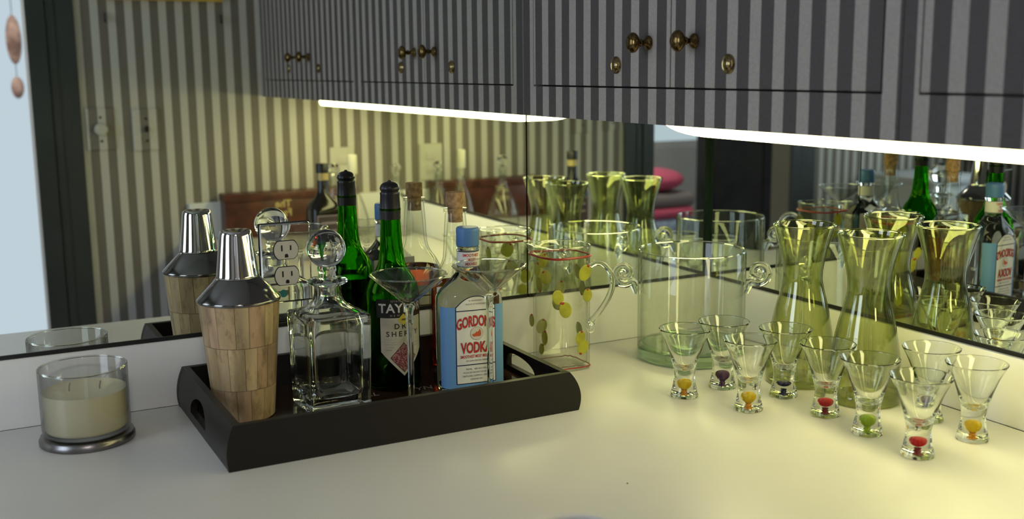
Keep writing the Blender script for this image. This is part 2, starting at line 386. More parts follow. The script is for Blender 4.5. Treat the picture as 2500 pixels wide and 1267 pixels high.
def window(nm, x0, x1, z0, z1, y, mat, label):
    o = bpy.data.objects.new(nm, None); C.objects.link(o); struct(o, label)
    t = .03
    mk('window_frame', join(box(x0, x0 + t, y - .05, y - .01, z0, z1), box(x1 - t, x1, y - .05, y - .01, z0, z1), box(x0 + t, x1 - t, y - .05, y - .01, z0, z0 + t), box(x0 + t, x1 - t, y - .05, y - .01, z1 - t, z1)), 'white_paint', o, smooth=False)
    mk('pane', box(x0 + t, x1 - t, y - .07, y - .055, z0 + t, z1 - t), mat, o, smooth=False)
    return o
window('window_1', *W1, HY0, 'daylight', 'bright white window seen through the doorway')
window('window_2', *W2, HY0, 'daylight', 'pale blue window in the hall above the textiles')
o = bpy.data.objects.new('window_3', None); C.objects.link(o); struct(o, 'daylight window in the striped side wall')
mk('window_frame', join(box(XL - .06, XL - .01, -1.15, -1.12, .15, 1.2), box(XL - .06, XL - .01, -.38, -.35, .15, 1.2), box(XL - .06, XL - .01, -1.12, -.38, .15, .18), box(XL - .06, XL - .01, -1.12, -.38, 1.17, 1.2)), 'white_paint', o, smooth=False)
mk('pane', box(XL - .09, XL - .07, -1.12, -.38, .18, 1.17), 'daylight_side', o, smooth=False)

# ------------------------------------------------------------------ counter, splashback, mirrors
H = 0.1016
CX, CY, CR = -.6258, -.6073, .05
arc = [(CX - CR + CR * math.cos(a), CY - CR + CR * math.sin(a)) for a in [PI / 2 * k / 10 for k in range(11)]]   # concave inner corner
outline = [(-.001, YC + .001), (-.001, -.0005), (XL + .001, -.0005), (XL + .001, CY)] + [(x, y) for x, y in reversed(arc)] + [(CX, YC + .001)]
bm = bmesh.new(); f = bm.faces.new([bm.verts.new((x, y, 0)) for x, y in outline])
ex = bmesh.ops.extrude_face_region(bm, geom=[f])
for v in [g for g in ex['geom'] if isinstance(g, bmesh.types.BMVert)]: v.co.z = -.04
bmesh.ops.recalc_face_normals(bm, faces=bm.faces[:])
ed = [e for e in bm.edges if all(abs(v.co.z) < 1e-6 for v in e.verts) and all((v.co.x < CX + .001 and v.co.y < CY + .001) for v in e.verts)]
bmesh.ops.bevel(bm, geom=ed, offset=.004, segments=3, affect='EDGES', profile=0.5)
tag(mk('countertop', from_bm(bm), 'counter'), 'glossy off-white L-shaped laminate countertop under the mirrors', 'countertop')
struct(mk('trim_4', box(XL, .018, .0, .018, 0, H - .0045, .0012), 'splash'), 'white splashback strip below the long mirror')
struct(mk('trim_5', box(.0, .018, YC, -.0002, 0, H - .0045, .0012), 'splash'), 'white splashback strip below the low mirror')
struct(mk('trim_6', box(CX + .02, -.001, YC, YC + .016, 0, H, .0012), 'splash'), 'white splashback strip on the striped wall')
SX = -.3735
def mirror_panel(axis, a0, a1, z1, label):
    t = thing('mirror_panel', label, 'mirror')
    def B(a0, a1, d0, d1, z0, z1): return box(a0, a1, d0, d1, z0, z1) if axis == 'A' else box(d0, d1, a0, a1, z0, z1)
    mk('mirror_glass', B(a0, a1, .0, .005, H, z1), 'mirror', t, smooth=False)
    mk('backing', B(a0, a1, .005, .018, H, z1), 'mirror_back', t, smooth=False)
    mk('bottom_channel', B(a0, a1, -.0016, .018, H - .0045, H + .0012), 'channel', t, smooth=False)
    return t
mirror_panel('A', XL + .001, SX - .0012, CEIL_Z - .002, 'tall wide wall mirror behind the black tray')
mirror_panel('A', SX + .0012, -.0060, .3985, 'low narrow mirror between the tall mirror and the corner, under the cabinet')
mirror_panel('B', YC + .001, -.0060, .3985, 'long low mirror under the striped cabinets, behind the green carafes')
struct(mk('trim_7', box(-.0058, .0, -.0058, .0, H + .0013, .3985), 'glass_edge', smooth=False), 'dark green glass edge in the mirror corner')

# ------------------------------------------------------------------ upper cabinets
ZB, ZD, XF = .3990, .4470, -.3785
def y_lathe_x(vf):  # turn a lathe (axis z) to point along -x
    return xf(vf, Matrix.Rotation(-PI / 2, 4, 'Y'))
KNOB = lathe(smooth_prof([(0, 0), (.0088, 0.0), (.0085, .0025), (.0045, .006), (.0036, .010), (.0052, .0135), (.0030, .0165), (.0036, .0185), (.0090, .0200), (.0130, .0240), (.0128, .0275), (.0080, .0315), (0, .0330)], 4), 28)
ROS = lathe([(0, 0), (.0118, 0), (.0120, .0012), (.0108, .0026), (.0092, .0020), (.0078, .0020), (.0066, .0036), (.0040, .0048), (0, .0052)], 28)
def upper_cabinet(y0, y1, doors, label):
    """y0 > y1 (runs away from the mirror); doors = list of (ya, yb, knob y, rosette y)"""
    t = thing('upper_cabinet', label, 'cabinet')
    mk('carcass', box(-.3600, -.001, y1 + .0005, y0 - .0005, ZB + .004, CEIL_Z - .001), 'cab_dark', t, smooth=False)
    xs = (XF, -.3602)
    mk('bottom_rail', box(*xs, y1 + .0005, y0 - .0005, ZB, ZD - .0012), 'cab_stripe', t, smooth=False)
    mk('top_rail', box(*xs, y1 + .0005, y0 - .0005, 1.36, CEIL_Z - .001), 'cab_stripe', t, smooth=False)
    edges = [y0 - .0005] + [e for d in doors for e in (d[0], d[1])] + [y1 + .0005]
    mk('stile', box(*xs, doors[0][0] + .0012, y0 - .0005, ZD - .0012, 1.36), 'cab_stripe', t, smooth=False)
    mk('stile', box(*xs, y1 + .0005, doors[-1][1] - .0012, ZD - .0012, 1.36), 'cab_stripe', t, smooth=False)
    for ya, yb, ky, ry in doors:
        d = mk('door', box(XF - .0006, -.3605, yb + .0006, ya - .0006, ZD + .0012, 1.358, .0008, 1), 'cab_stripe', t, smooth=False)
        k = mk('knob', y_lathe_x(KNOB), 'brass_dark', d, loc=(XF - .0006, ky, .506)); k['label'] = 'round brass knob'
        k = mk('keyhole_rosette', y_lathe_x(ROS), 'brass', d, loc=(XF - .0006, ry, .4773)); k['label'] = 'small round brass rosette'
upper_cabinet(-.0002, -.787, [(-.0354, -.4012, -.353, -.2755), (-.4024, -.762, -.452, -.5204)], 'striped wall cabinet with two brass knobs, its end against the tall mirror')
upper_cabinet(-.787, YC + .0002, [(-.8113, -1.1860, -1.138, -1.060), (-1.1872, -1.558, -1.237, -1.315)], 'striped wall cabinet whose far end meets the striped wall')
# under-cabinet lamp
t = thing('under_cabinet_light', 'long glowing lamp bar fixed below the striped cabinets', 'light')
prof = []
def bar_section(x0, x1, z0, z1, r):
    pts = []
    for cx, cz, a0, rr in ((x1 - r, z0 + r, -PI / 2, r), (x1 - .002, z1 - .002, 0, .002), (x0 + .002, z1 - .002, PI / 2, .002), (x0 + r, z0 + r, PI, r)):
        pts += [(cx + rr * math.cos(a0 + PI / 2 * k / 5), cz + rr * math.sin(a0 + PI / 2 * k / 5)) for k in range(6)]
    return pts
sec = []
for y_, k_ in ((-1.475, 1), (-.300, 1), (-.275, .97), (-.250, .88), (-.228, .75), (-.208, .57), (-.195, .40), (-.187, .22)):
    sec.append([Vector((x, y_, z)) for x, z in bar_section(-.205 - .043 * (.55 + .45 * k_), -.205 + .043 * (.55 + .45 * k_), .3968 - .0200 * k_ - .0035, .3968, .0110 * k_ * .8)])
n_ = len(sec[0]); V = [v for r in sec for v in r]
F = [(i * n_ + k, (i + 1) * n_ + k, (i + 1) * n_ + (k + 1) % n_, i * n_ + (k + 1) % n_) for i in range(len(sec) - 1) for k in range(n_)] + [tuple(range(n_)), tuple(reversed(range((len(sec) - 1) * n_, len(sec) * n_)))]
mk('diffuser', (V, F), 'diffuser', t)
mk('housing', box(-.250, -.160, -1.475, -.187, .3970, ZB + .0038), 'fixture_white', t, smooth=False)

# ------------------------------------------------------------------ base cabinets
def base_cabinet(x0, x1, y0, y1, face, n, label):
    t = thing('base_cabinet', label, 'cabinet', group=None)
    mk('carcass', box(x0, x1, y0, y1, FLOOR_Z + .08, -.041), 'cab_dark', t, smooth=False)
    mk('plinth', box(x0 + .04, x1 - .02, y0 + .04, y1 - .02, FLOOR_Z, FLOOR_Z + .08), 'cab_dark', t, smooth=False)
    for k in range(n):
        if face == 'y':
            a = x0 + (x1 - x0) * k / n; b = x0 + (x1 - x0) * (k + 1) / n
            d = mk('door', box(a + .003, b - .003, y0 - .018, y0, FLOOR_Z + .09, -.05, .002), 'cab_lower', t)
            mk('knob', ball(.013, c=((b - .04 if k % 2 == 0 else a + .04), y0 - .028, -.13)), 'brass_dark', d)
        else:
            a = y0 + (y1 - y0) * k / n; b = y0 + (y1 - y0) * (k + 1) / n
            d = mk('door', box(x0 - .018, x0, a + .003, b - .003, FLOOR_Z + .09, -.05, .002), 'cab_lower', t)
            mk('knob', ball(.013, c=(x0 - .028, (b - .04 if k % 2 == 0 else a + .04), -.13)), 'brass_dark', d)
base_cabinet(XL + .002, -1.62, -.585, -.001, 'y', 2, 'grey-lilac base cabinet beside the side window')
base_cabinet(-1.618, -.66, -.585, -.001, 'y', 2, 'grey-lilac base cabinet under the tray end of the counter')
base_cabinet(-.60, -.001, YC + .002, -.70, 'x', 2, 'grey-lilac base cabinet under the counter by the striped wall')

# ------------------------------------------------------------------ wall electrics
t = thing('power_outlet', 'duplex socket in a mirrored cover plate on the tall mirror', 'outlet', (-.7805, 0, .1935))
mk('plate_gasket', box(-.0386, .0386, -.0012, 0, -.0601, .0601), 'black', t, smooth=False)
mk('cover_plate', box(-.0375, .0375, -.0052, -.0013, -.0590, .0590, .0022, 1), 'plate_mirror', t, smooth=False)
rec = sup_ring(.0178, .0175, 2.0, 48)
rec = [(x, max(-.0132, min(.0132, y))) for x, y in rec]
for zc in (.0193, -.0193):
    r = mk('receptacle', prism([(x, y + zc) for x, y in rec], 'y', -.0075, -.0050), 'outlet', t)
    rim = mk('receptacle_gap', prism([(x * 1.07, y * 1.09 + zc) for x, y in rec], 'y', -.0056, -.0050), 'black', t)
    for sx, hh in ((-.0066, .0044), (.0066, .0036)):
        mk('slot', box(sx - .0011, sx + .0011, -.0078, -.0074, zc + .0022 - hh + .001, zc + .0022 + hh + .001), 'black', r, smooth=False)
    mk('slot', prism([(x_ * .0026, zc - .0082 + z_ * .0028) for x_, z_ in ((-1, -1), (1, -1), (1, .2), (.7, .8), (0, 1), (-.7, .8), (-1, .2))], 'y', -.0078, -.0074), 'black', r, smooth=False)
mk('screw', join(xf(lathe([(0, 0), (.0034, 0), (.0030, .0012), (0, .0016)], 20), Matrix.Translation((0, -.0052, 0)) @ Matrix.Rotation(PI / 2, 4, 'X'))), 'steel_screw', t)
s_ = mk('sticker', xf(lathe([(0, 0), (.0058, 0), (.0058, .0004), (0, .0004)], 28), Matrix.Translation((-.0062, -.0052, -.0455)) @ Matrix.Rotation(PI / 2, 4, 'X')), 'sticker', t); s_['label'] = 'round teal sticker'
# striped-over plates on the wall facing the mirror
t = thing('dimmer_switch', 'round dimmer knob on a striped plate near the door casing', 'switch', (-.826, YC, .319))
mk('wall_plate', box(-.036, .036, 0, .005, -.058, .058, .002, 1), 'wall_stripe', t, smooth=False)
mk('dial', xf(lathe([(0, 0), (.0175, 0), (.0165, .013), (.013, .016), (0, .016)], 28), Matrix.Translation((.002, .005, 0)) @ Matrix.Rotation(-PI / 2, 4, 'X')), 'cream_plastic', t)
for z_ in (.032, -.032): mk('screw', ball(.0032, c=(.002, .0055, z_)), 'black', t)
t = thing('light_switch', 'toggle switch on a striped plate between dimmer and cabinet', 'switch', (-.706, YC, .314))
mk('wall_plate', box(-.036, .036, 0, .005, -.058, .058, .002, 1), 'wall_stripe', t, smooth=False)
mk('toggle', box(-.004, .004, .005, .015, -.006, .010, .001), 'cab_dark', t)
for z_ in (.030, -.030): mk('screw', ball(.0032, c=(0, .0055, z_)), 'black', t)
t = thing('outlet_plate', 'plain cream outlet plate on the striped wall above the dark box', 'outlet', (-.145, YC, .185))
mk('wall_plate', box(-.039, .039, 0, .005, -.058, .058, .002, 1), 'cream_plastic', t, smooth=False)
for z_ in (.02, -.02): mk('socket_face', box(-.016, .016, .005, .007, z_ - .013, z_ + .013, .002), 'outlet', t)
# picture above the switch plates
t = thing('picture_frame', 'yellow framed picture hung on the striped wall', 'picture', (-.65, YC, .664))
mk('frame', join(box(-.168, .168, 0, .018, 0, .02), box(-.168, -.148, 0, .018, .02, .44), box(.148, .168, 0, .018, .02, .44), box(-.168, .168, 0, .018, .44, .46)), 'frame_gold', t, smooth=False)
mk('print', box(-.148, .148, .002, .008, .02, .44), 'picture_mat', t, smooth=False)
for x_, lab_ in ((-.795, 'small dark hook on the striped wall, below the picture corner nearer the door casing'), (-.487, 'small dark hook on the striped wall, below the picture corner nearer the cabinets')):
    h_ = tube([(0, 0, .012), (0, .004, .012), (0, .005, -.006), (0, .012, -.010), (0, .014, -.002)], .0026, 8)
    tag(mk('wall_hook', h_, 'black', loc=(x_, YC + .0028, .615)), lab_, 'hook', 'hooks below the picture')

# ================================================================== TRAY
TX, THW = -.7012, .2435
def tray_x(z, sgn=1):   # half length at height z: bowed ends
    k = .0200 if sgn > 0 else .0105
    return THW + .0030 - k * ((z - .018) / .041) ** 2
t = thing('serving_tray', 'black wooden serving tray with bowed ends and cut-out handles, holding the bottles', 'tray', (TX, -.1545, 0))
TZ = .0570; zs = [TZ * k / 14 for k in range(15)]
fl = mk('tray_floor', box(-THW + .008, THW - .008, -.1425, .1425, .001, .010), 'tray_floor', t, smooth=False); fl['label'] = 'dark glossy brown wooden floor'
outl = [(tray_x(z), z) for z in zs] + [(-tray_x(z, -1), z) for z in reversed(zs)]
mk('front_panel', prism(outl, 'y', -.1515, -.1425), 'tray', t)
mk('back_panel', prism(outl, 'y', .1425, .1515), 'tray', t)
for sgn in (1, -1):
    poly = [(sgn * (tray_x(z, sgn) - .0004), z + .0002) for z in zs] + [(sgn * (tray_x(z, sgn) - .0094), z + .0002) for z in reversed(zs)]
    pan = prism(poly, 'y', -.1424, .1424)
    D = [(.046 * math.cos(a), .017 + .027 * math.sin(a) ** .8) for a in [PI * k / 16 for k in range(17)]]
    cut = prism([(y_ + .012, z_) for y_, z_ in D], 'x', sgn * (THW - .06), sgn * (THW + .06))
    mk('end_panel', boolean_cut(pan, cut), 'tray', t, angle=30)
for s, u, v in (('AL', -.6995, -.1300), ('YN', -.6200, -.1365)):
    mk('lettering', mapped(text2d(s, .021, shear=.25, sx=.95), lambda x, y, u=u, v=v: (u - TX + x, v + .1545 + y, .0103)), 'tray_print', fl, smooth=False)
ZT = .0102

# ================================================================== SHAKER
sh = thing('cocktail_shaker', 'cocktail shaker with bone-tile sides and shiny steel cap, on the tray', 'cocktail shaker', (-.88, -.122, ZT))
def shr(z): return .0398 + (.0531 - .0398) * (z / .160)     # z above the tray floor
mk('core', lathe([(0, 0), (.0385, 0), (shr(.001) - .0008, .001), (shr(.160) - .0008, .160), (0, .160)], 48), 'tile_joint', sh)
rows = [(.0012, .0445), (.0452, .1030), (.1037, .1598)]
for ri, (z0, z1) in enumerate(rows):
    n = 16; a = ri * .19; cuts = []
    for k in range(n): cuts.append(a + 2 * PI * (k + random.uniform(-.16, .16)) / n)
    cuts.append(cuts[0] + 2 * PI)
    dz = [random.uniform(-.0012, .0012) for _ in range(n)]
    for k in range(n):
        a0 = cuts[k] + .006; a1 = cuts[k + 1] - .006
        V = []
        for z in (z0, z1):
            for dr in (-.0009, random.uniform(.0000, .0004)):
                for j in range(4):
                    an = a0 + (a1 - a0) * j / 3; V.append((((shr(z) + dr) * math.cos(an)), ((shr(z) + dr) * math.sin(an)), z))
        F = []
        for j in range(3):
            F += [(4 + j, 5 + j, 13 + j, 12 + j), (12 + j, 13 + j, 9 + j, 8 + j), (0 + j, 1 + j, 5 + j, 4 + j)]
        F += [(0, 4, 12, 8), (7, 3, 11, 15)]
        mk('bone_tile', (V, F), 'bone_%d' % random.randrange(5), sh)
mk('shoulder', lathe([(.050, .1599), (.0545, .1602), (.0552, .1625), (.0545, .1645), (.0290, .1912), (.0278, .1918), (0, .1918)], 64), 'gunmetal', sh)
mk('cap', lathe([(0, .1919), (.0283, .1919), (.0286, .1935), (.0278, .1955), (.0214, .2485), (.0207, .2525), (.0190, .2545), (.0120, .2552), (0, .2553)], 64), 'steel', sh)

# ================================================================== SQUARE DECANTER
de = thing('square_decanter', 'empty square crystal decanter with a ball stopper, on the tray', 'decanter', (-.762, -.138, ZT), math.radians(2))
hw = .0440
outer = [(0, hw - .004, hw - .004, 14), (.002, hw - .001, hw - .001, 14), (.006, hw, hw, 14), (.122, hw + .002, hw + .002, 16), (.1310, hw + .002, hw + .002, 16), (.1335, hw + .0005, hw + .0005, 14), (.1345, hw - .003, hw - .003, 11),
         (.1375, .034, .034, 5), (.142, .027, .027, 3), (.150, .021, .021, 2.2), (.160, .0185, .0185, 2), (.170, .0180, .0180, 2), (.1725, .0225, .0225, 2), (.1755, .0275, .0275, 2), (.1785, .0278, .0278, 2), (.1805, .0245, .0245, 2), (.1808, .0150, .0150, 2)]
inner = [(.1780, .0125, .0125, 2), (.160, .0122, .0122, 2), (.150, .0135, .0135, 2), (.141, .020, .020, 2.6), (.135, .028, .028, 4), (.1300, hw - .0095, hw - .0095, 7), (.120, hw - .007, hw - .007, 9), (.030, hw - .0085, hw - .0085, 9), (.022, hw - .011, hw - .011, 7), (.0185, .022, .022, 4), (.0178, .006, .006, 2)]
mk('decanter_body', loft(outer + inner, 72), 'crystal', de, angle=35)
mk('stopper', lathe([(0, .1560), (.0105, .1565), (.0119, .180), (.0119, .1895), (.0130, .1915), (.0128, .1955), (.0122, .1980)] + [(.0266 * math.sin(a), .2222 - .0266 * math.cos(a)) for a in [PI * (.165 + .835 * k / 24) for k in range(24)]] + [(0, .2488)], 56), 'crystal', de)

# ================================================================== SHERRY BOTTLE
RB = .0385
sb = thing('sherry_bottle', 'dark green sherry bottle with black stopper and white shield label, on the tray', 'bottle', (-.65, -.095, ZT))
op = [(0, .002), (.030, 0), (.036, .002), (RB, .006), (RB, .125)] + smooth_prof([(RB, .130), (.0378, .146), (.0335, .160), (.0262, .172), (.0205, .184), (.0175, .200), (.0156, .225), (.0140, .252), (.0136, .262)], 4) + [(.0150, .2625), (.0152, .2660), (.0138, .2665), (.0110, .2668)]
ip = [(.0100, .262), (.0110, .225), (.0130, .200), (.0165, .184), (.0222, .172), (.0300, .158), (.0345, .145), (.0355, .125), (.0355, .010), (0, .007)]
mk('glass_body', lathe(op + ip, 56), 'sherry_glass', sb)
mk('wine', lathe([(0, .0072), (.0353, .0105), (.0353, .125), (.0350, .1345), (0, .1350)], 48), 'wine', sb)
mk('foil_collar', lathe([(.0138, .2500), (.0148, .2500), (.0150, .2520), (.0146, .2560), (.0152, .2600), (.0148, .2670), (.0140, .2850), (.0144, .2870), (.0140, .2890), (0, .2892)], 40), 'black_wax', sb)
mk('stopper', lathe(smooth_prof([(0, .2893), (.0115, .2893), (.0128, .2905), (.0142, .2935), (.0140, .2965), (.0122, .3000), (.0085, .3028), (.0030, .3045), (.0022, .3060), (0, .3066)], 4), 40), 'black_wax', sb)
def on_cyl(r, z_off=0.0, a_off=0.0):
    def fn(s, z):
        a = -PI / 2 + a_off + s / r
        return (r * math.cos(a), r * math.sin(a), z + z_off)
    return fn
def cyl_patch(r, s0, s1, lo, hi, n=24, m=6):
    fn = on_cyl(r); rows_ = []
    for i in range(m + 1):
        rows_.append([Vector(fn(s0 + (s1 - s0) * k / n, lo(s0 + (s1 - s0) * k / n) * (1 - i / m) + hi(s0 + (s1 - s0) * k / n) * i / m)) for k in range(n + 1)])
    return grid2d(rows_)
K = lambda c: (lambda s: c)
bl = mk('brand_band', cyl_patch(RB + .0004, -.040, .040, K(.1115), K(.1385)), 'black_label', sb); bl['label'] = 'black band lettered TAYLOR'
fb = on_cyl(RB + .0008)
mk('lettering', mapped(text2d('TAYLOR', .0185, .0004, 1.05), lambda x, z: fb(x, z + .1190)), 'silver_ink', bl, smooth=False)
mk('lettering', mapped(text2d('NEW YORK', .0044, .0, 2.0), lambda x, z: fb(x, z + .1132)), 'pale_ink', bl, smooth=False)
mk('lettering', mapped(text2d('ESTATE BOTTLED', .0036, .0, 1.3), lambda x, z: fb(x, z + .1345)), 'pale_ink', bl, smooth=False)
sl = mk('shield_label', cyl_patch(RB + .0004, -.034, .034, lambda s: .0245 + .036 * min(1, abs(s) / .034), K(.1110), 34, 8), 'cream_label', sb); sl['label'] = 'white pointed label lettered DRY SHERRY'
mk('lettering', mapped(text2d('DRY', .0108, .0002, 1.55), lambda x, z: fb(x, z + .0950)), 'brown_ink', sl, smooth=False)
mk('lettering', mapped(text2d('SHERRY', .0108, .0002, 1.5), lambda x, z: fb(x, z + .0838)), 'brown_ink', sl, smooth=False)
loz = lambda r, zc, hs, hz: grid2d([[Vector(on_cyl(r)(hs * (u - v), zc + hz * (u + v - 1))) for u in [k / 8 for k in range(9)]] for v in [k / 8 for k in range(9)]])
mk('lozenge_border', loz(RB + .0007, .0520, .0205, .0225), 'brown_ink', sl)
mk('lozenge_print', loz(RB + .0009, .0520, .0192, .0211), 'lozenge', sl)
mk('date_lozenge', loz(RB + .0011, .1085, .0085, .0088), 'yellow_ink', sl)
mk('lettering', mapped(text2d('1880', .0042, .0001), lambda x, z: on_cyl(RB + .0014)(x, z + .1070)), 'brown_ink', sl, smooth=False)
script = []
for zc, x0, x1 in ((.0790, -.028, .026), (.0755, -.030, .004), (.0720, -.029, -.010), (.0680, -.026, -.014), (.0640, -.027, -.017), (.0720, .012, .028), (.0680, .016, .030)):
    pts = [on_cyl(RB + .0009)(x0 + (x1 - x0) * k / 30, zc + .0007 * math.sin(k * 2.1 + zc * 900) + .0006 * math.sin(k * .9)) for k in range(31)]
    script.append(tube(pts, .00014, 4))
mk('script_lines', join(*script), 'pale_ink', sl)

# ================================================================== VODKA BOTTLE
vb = thing('vodka_bottle', 'clear flask of vodka with blue cap and blue and white label, on the tray', 'bottle', (-.56, -.165, ZT), math.radians(-7))
A_, B_, P_ = .0465, .0300, 4.2
rings = [(0, A_ - .006, B_ - .006, 4), (.002, A_ - .002, B_ - .002, 4.2), (.007, A_, B_, P_), (.130, A_, B_, P_), (.140, A_ - .0005, B_ - .0005, 4), (.150, A_ - .006, B_ - .003, 3.4), (.160, A_ - .016, B_ - .007, 2.8),
         (.168, .0235, .0195, 2.4), (.175, .0178, .0168, 2.1), (.181, .0160, .0160, 2), (.2085, .0158, .0158, 2), (.2100, .0168, .0168, 2), (.2125, .0168, .0168, 2), (.2135, .0150, .0150, 2), (.220, .0148, .0148, 2)]
mk('glass_body', loft(rings, 80), 'vodka', vb, angle=35)
mk('back_label', xf(loft([(.012, A_ - .006, .0004, 2), (.149, A_ - .008, .0004, 2)], 24), Matrix.Translation((0, B_ + .0010, 0))), 'white_label', vb)
mk('cap', lathe([(0, .2138), (.0164, .2138), (.0167, .2150)] + [(.0167, .2360)] + [(.0162, .2385), (.0148, .2402), (0, .2406)], 56), 'blue_cap', vb)
NB = 720; dense = sup_ring(A_ + .0006, B_ + .0006, P_, NB)
i0 = int(NB * .75); cum = [0.0]
for k in range(NB): 
    p_, q_ = dense[(i0 + k) % NB], dense[(i0 + k + 1) % NB]; cum.append(cum[-1] + math.hypot(q_[0] - p_[0], q_[1] - p_[1]))
PER = cum[-1]
import bisect
def on_flask(s, z, off=0.0):
    s = s % PER; k = min(bisect.bisect_right(cum, s) - 1, NB - 1); f_ = (s - cum[k]) / max(1e-9, cum[k + 1] - cum[k])
    p_, q_ = dense[(i0 + k) % NB], dense[(i0 + k + 1) % NB]
    x = p_[0] + (q_[0] - p_[0]) * f_; y = p_[1] + (q_[1] - p_[1]) * f_
    tx, ty = q_[0] - p_[0], q_[1] - p_[1]; ln = math.hypot(tx, ty) or 1
    return Vector((x + ty / ln * off, y - tx / ln * off, z))
def flask_patch(s0, s1, lo, hi, off, n=30, m=4):
    return grid2d([[on_flask(s0 + (s1 - s0) * k / n, lo + (hi(s0 + (s1 - s0) * k / n) - lo) * i / m, off) for k in range(n + 1)] for i in range(m + 1)])
la = mk('blue_label', flask_patch(-.0585, .0585, .0105, lambda s: .130, 0, 48), 'blue_label', vb); la['label'] = "blue wrap label lettered GORDON'S VODKA"
arch = lambda s: .1300 + .0150 * max(0, 1 - (abs(s) / .0297) ** 2.2)
arch2 = lambda s: .1290 + .0148 * max(0, 1 - (abs(s) / .0285) ** 2.2)
mk('label_border', flask_patch(-.0300, .0300, .0165, arch, .0003), 'navy_ink', la)
mk('label_panel', flask_patch(-.0287, .0287, .0178, arch2, .0006), 'white_label', la)
for z_ in (.0440, .1235): mk('label_rule', flask_patch(-.0287, .0287, z_, lambda s, z_=z_: z_ + .0014, .0009), 'navy_ink', la)
ff = lambda x, z: on_flask(x, z, .0011)
def ftxt(s, size, zc, mat, bold=0, sp=1, sx=1, curve=0, off=.0011):
    mk('lettering', mapped(text2d(s, size, bold, sp, 0, sx), lambda x, z: on_flask(x, z + zc + curve * x * x, off)), mat, la, smooth=False)
ftxt("GORDON'S", .0215, .1015, 'brown_ink', .0008, 1.0, .52, -6, .0010)
ftxt("GORDON'S", .0215, .1015, 'red_ink', .0004, 1.0, .52, -6, .0013)
ftxt('VODKA', .0215, .0625, 'brown_ink', .0008, 1.0, .60, 0, .0010)
ftxt('VODKA', .0215, .0625, 'red_ink', .0004, 1.0, .60, 0, .0013)
ftxt('SMOOTHEST MOST MIXABLE', .0060, .0550, 'red_ink', .00012, 1.0, .62)
ftxt('100% GRAIN NEUTRAL SPIRITS', .0032, .0495, 'navy_ink', .0, 1.05, .72)
ftxt('750 ML.   40% ALC/VOL.', .0036, .0372, 'navy_ink', .0, 1.0, .86)
ftxt('PRODUCED AND BOTTLED BY THE', .0034, .0322, 'navy_ink', .0, 1.0, .74)
ftxt('DISTILLING COMPANY LIMITED', .0034, .0272, 'navy_ink', .0, 1.0, .86)
ftxt('LONDON DRY', .0034, .0222, 'navy_ink', .0, 1.0, .86)
ftxt('BY APPOINTMENT', .0028, .1375, 'navy_ink', .0, 1.0, .9)
ftxt('PRODUCT OF THE DISTILLERY', .0028, .1325, 'navy_ink', .0, 1.0, .8)
ftxt('ESTD', .0030, .0900, 'grey_ink', 0, 1, .8)
disc = ([(0, 0)] + [(math.cos(2 * PI * k / 32), math.sin(2 * PI * k / 32)) for k in range(32)], [(0, k + 1, (k + 1) % 32 + 1) for k in range(32)])
mk('emblem_disc', mapped(([(x * .0098, y * .0098) for x, y in disc[0]], disc[1]), lambda x, z: on_flask(x + .001, z + .0905, .0010)), 'grey_ink', la, smooth=False)
mk('emblem_disc', mapped(([(x * .0092, y * .0092) for x, y in disc[0]], disc[1]), lambda x, z: on_flask(x + .001, z + .0905, .0012)), 'cream_label', la, smooth=False)
boar = [(-.0066, -.0030), (-.0050, -.0046), (.0055, -.0046), (.0066, -.0010), (.0058, .0038), (.0040, .0064), (.0034, .0038), (.0010, .0020), (-.0008, .0024), (-.0024, .0004), (-.0052, -.0006), (-.0070, -.0010)]
mk('emblem_boar', mapped((boar, [tuple(range(len(boar)))]), lambda x, z: on_flask(x + .001, z + .0905, .0014)), 'boar_red', la, smooth=False)
nl = mk('neck_label', grid2d([[Vector((.0162 * math.cos(a), .0162 * math.sin(a), z)) for a in [2 * PI * k / 40 for k in range(41)]] for z in (.1835, .2065)]), 'white_label', vb)
for z_ in (.1838, .2056): mk('neck_rule', grid2d([[Vector((.0164 * math.cos(a), .0164 * math.sin(a), z)) for a in [2 * PI * k / 40 for k in range(41)]] for z in (z_, z_ + .0009)]), 'navy_ink', nl)
for i, s in enumerate(('SMOOTHEST', 'MOST', 'MIXABLE')):
    mk('lettering', mapped(text2d(s, .0058, .00012, 1, 0, .8), lambda x, z, i=i: on_cyl(.0165)(x, z + .1992 - i * .0063)), 'red_ink', nl, smooth=False)

# ================================================================== WHISKEY BOTTLE
wb = thing('whiskey_bottle', 'corked whiskey bottle half full of amber spirit, behind the vodka flask', 'bottle', (-.540, -.080, ZT))
wo = [(0, .002), (.034, 0), (.040, .003), (.042, .010), (.042, .125)] + smooth_prof([(.042, .130), (.0405, .142), (.0340, .156), (.0255, .168), (.0205, .180), (.0188, .196), (.0176, .220), (.0160, .242), (.0152, .250)], 4) + [(.0172, .2505), (.0174, .2570), (.0155, .2575), (.0115, .2575)]
wi = [(.0108, .250), (.0135, .220), (.0150, .196), (.0170, .180), (.0225, .168), (.0310, .156), (.0380, .141), (.0392, .125), (.0392, .014), (0, .010)]
mk('glass_body', lathe(wo + wi, 56), 'thin_clear', wb)
mk('whiskey', lathe([(0, .0102), (.0390, .0142), (.0390, .125), (.0380, .1400), (.0362, .1430), (0, .1430)], 48), 'whiskey', wb)
mk('cork', lathe([(0, .236), (.0110, .236), (.0116, .2585), (.0138, .2592), (.0138, .2800), (.0128, .2812), (0, .2814)], 40), 'cork', wb)
wl = mk('back_label', xf(cyl_patch(.0424, -.032, .032, K(.030), K(.118)), Matrix.Rotation(PI, 4, 'Z')), 'cream_label', wb)
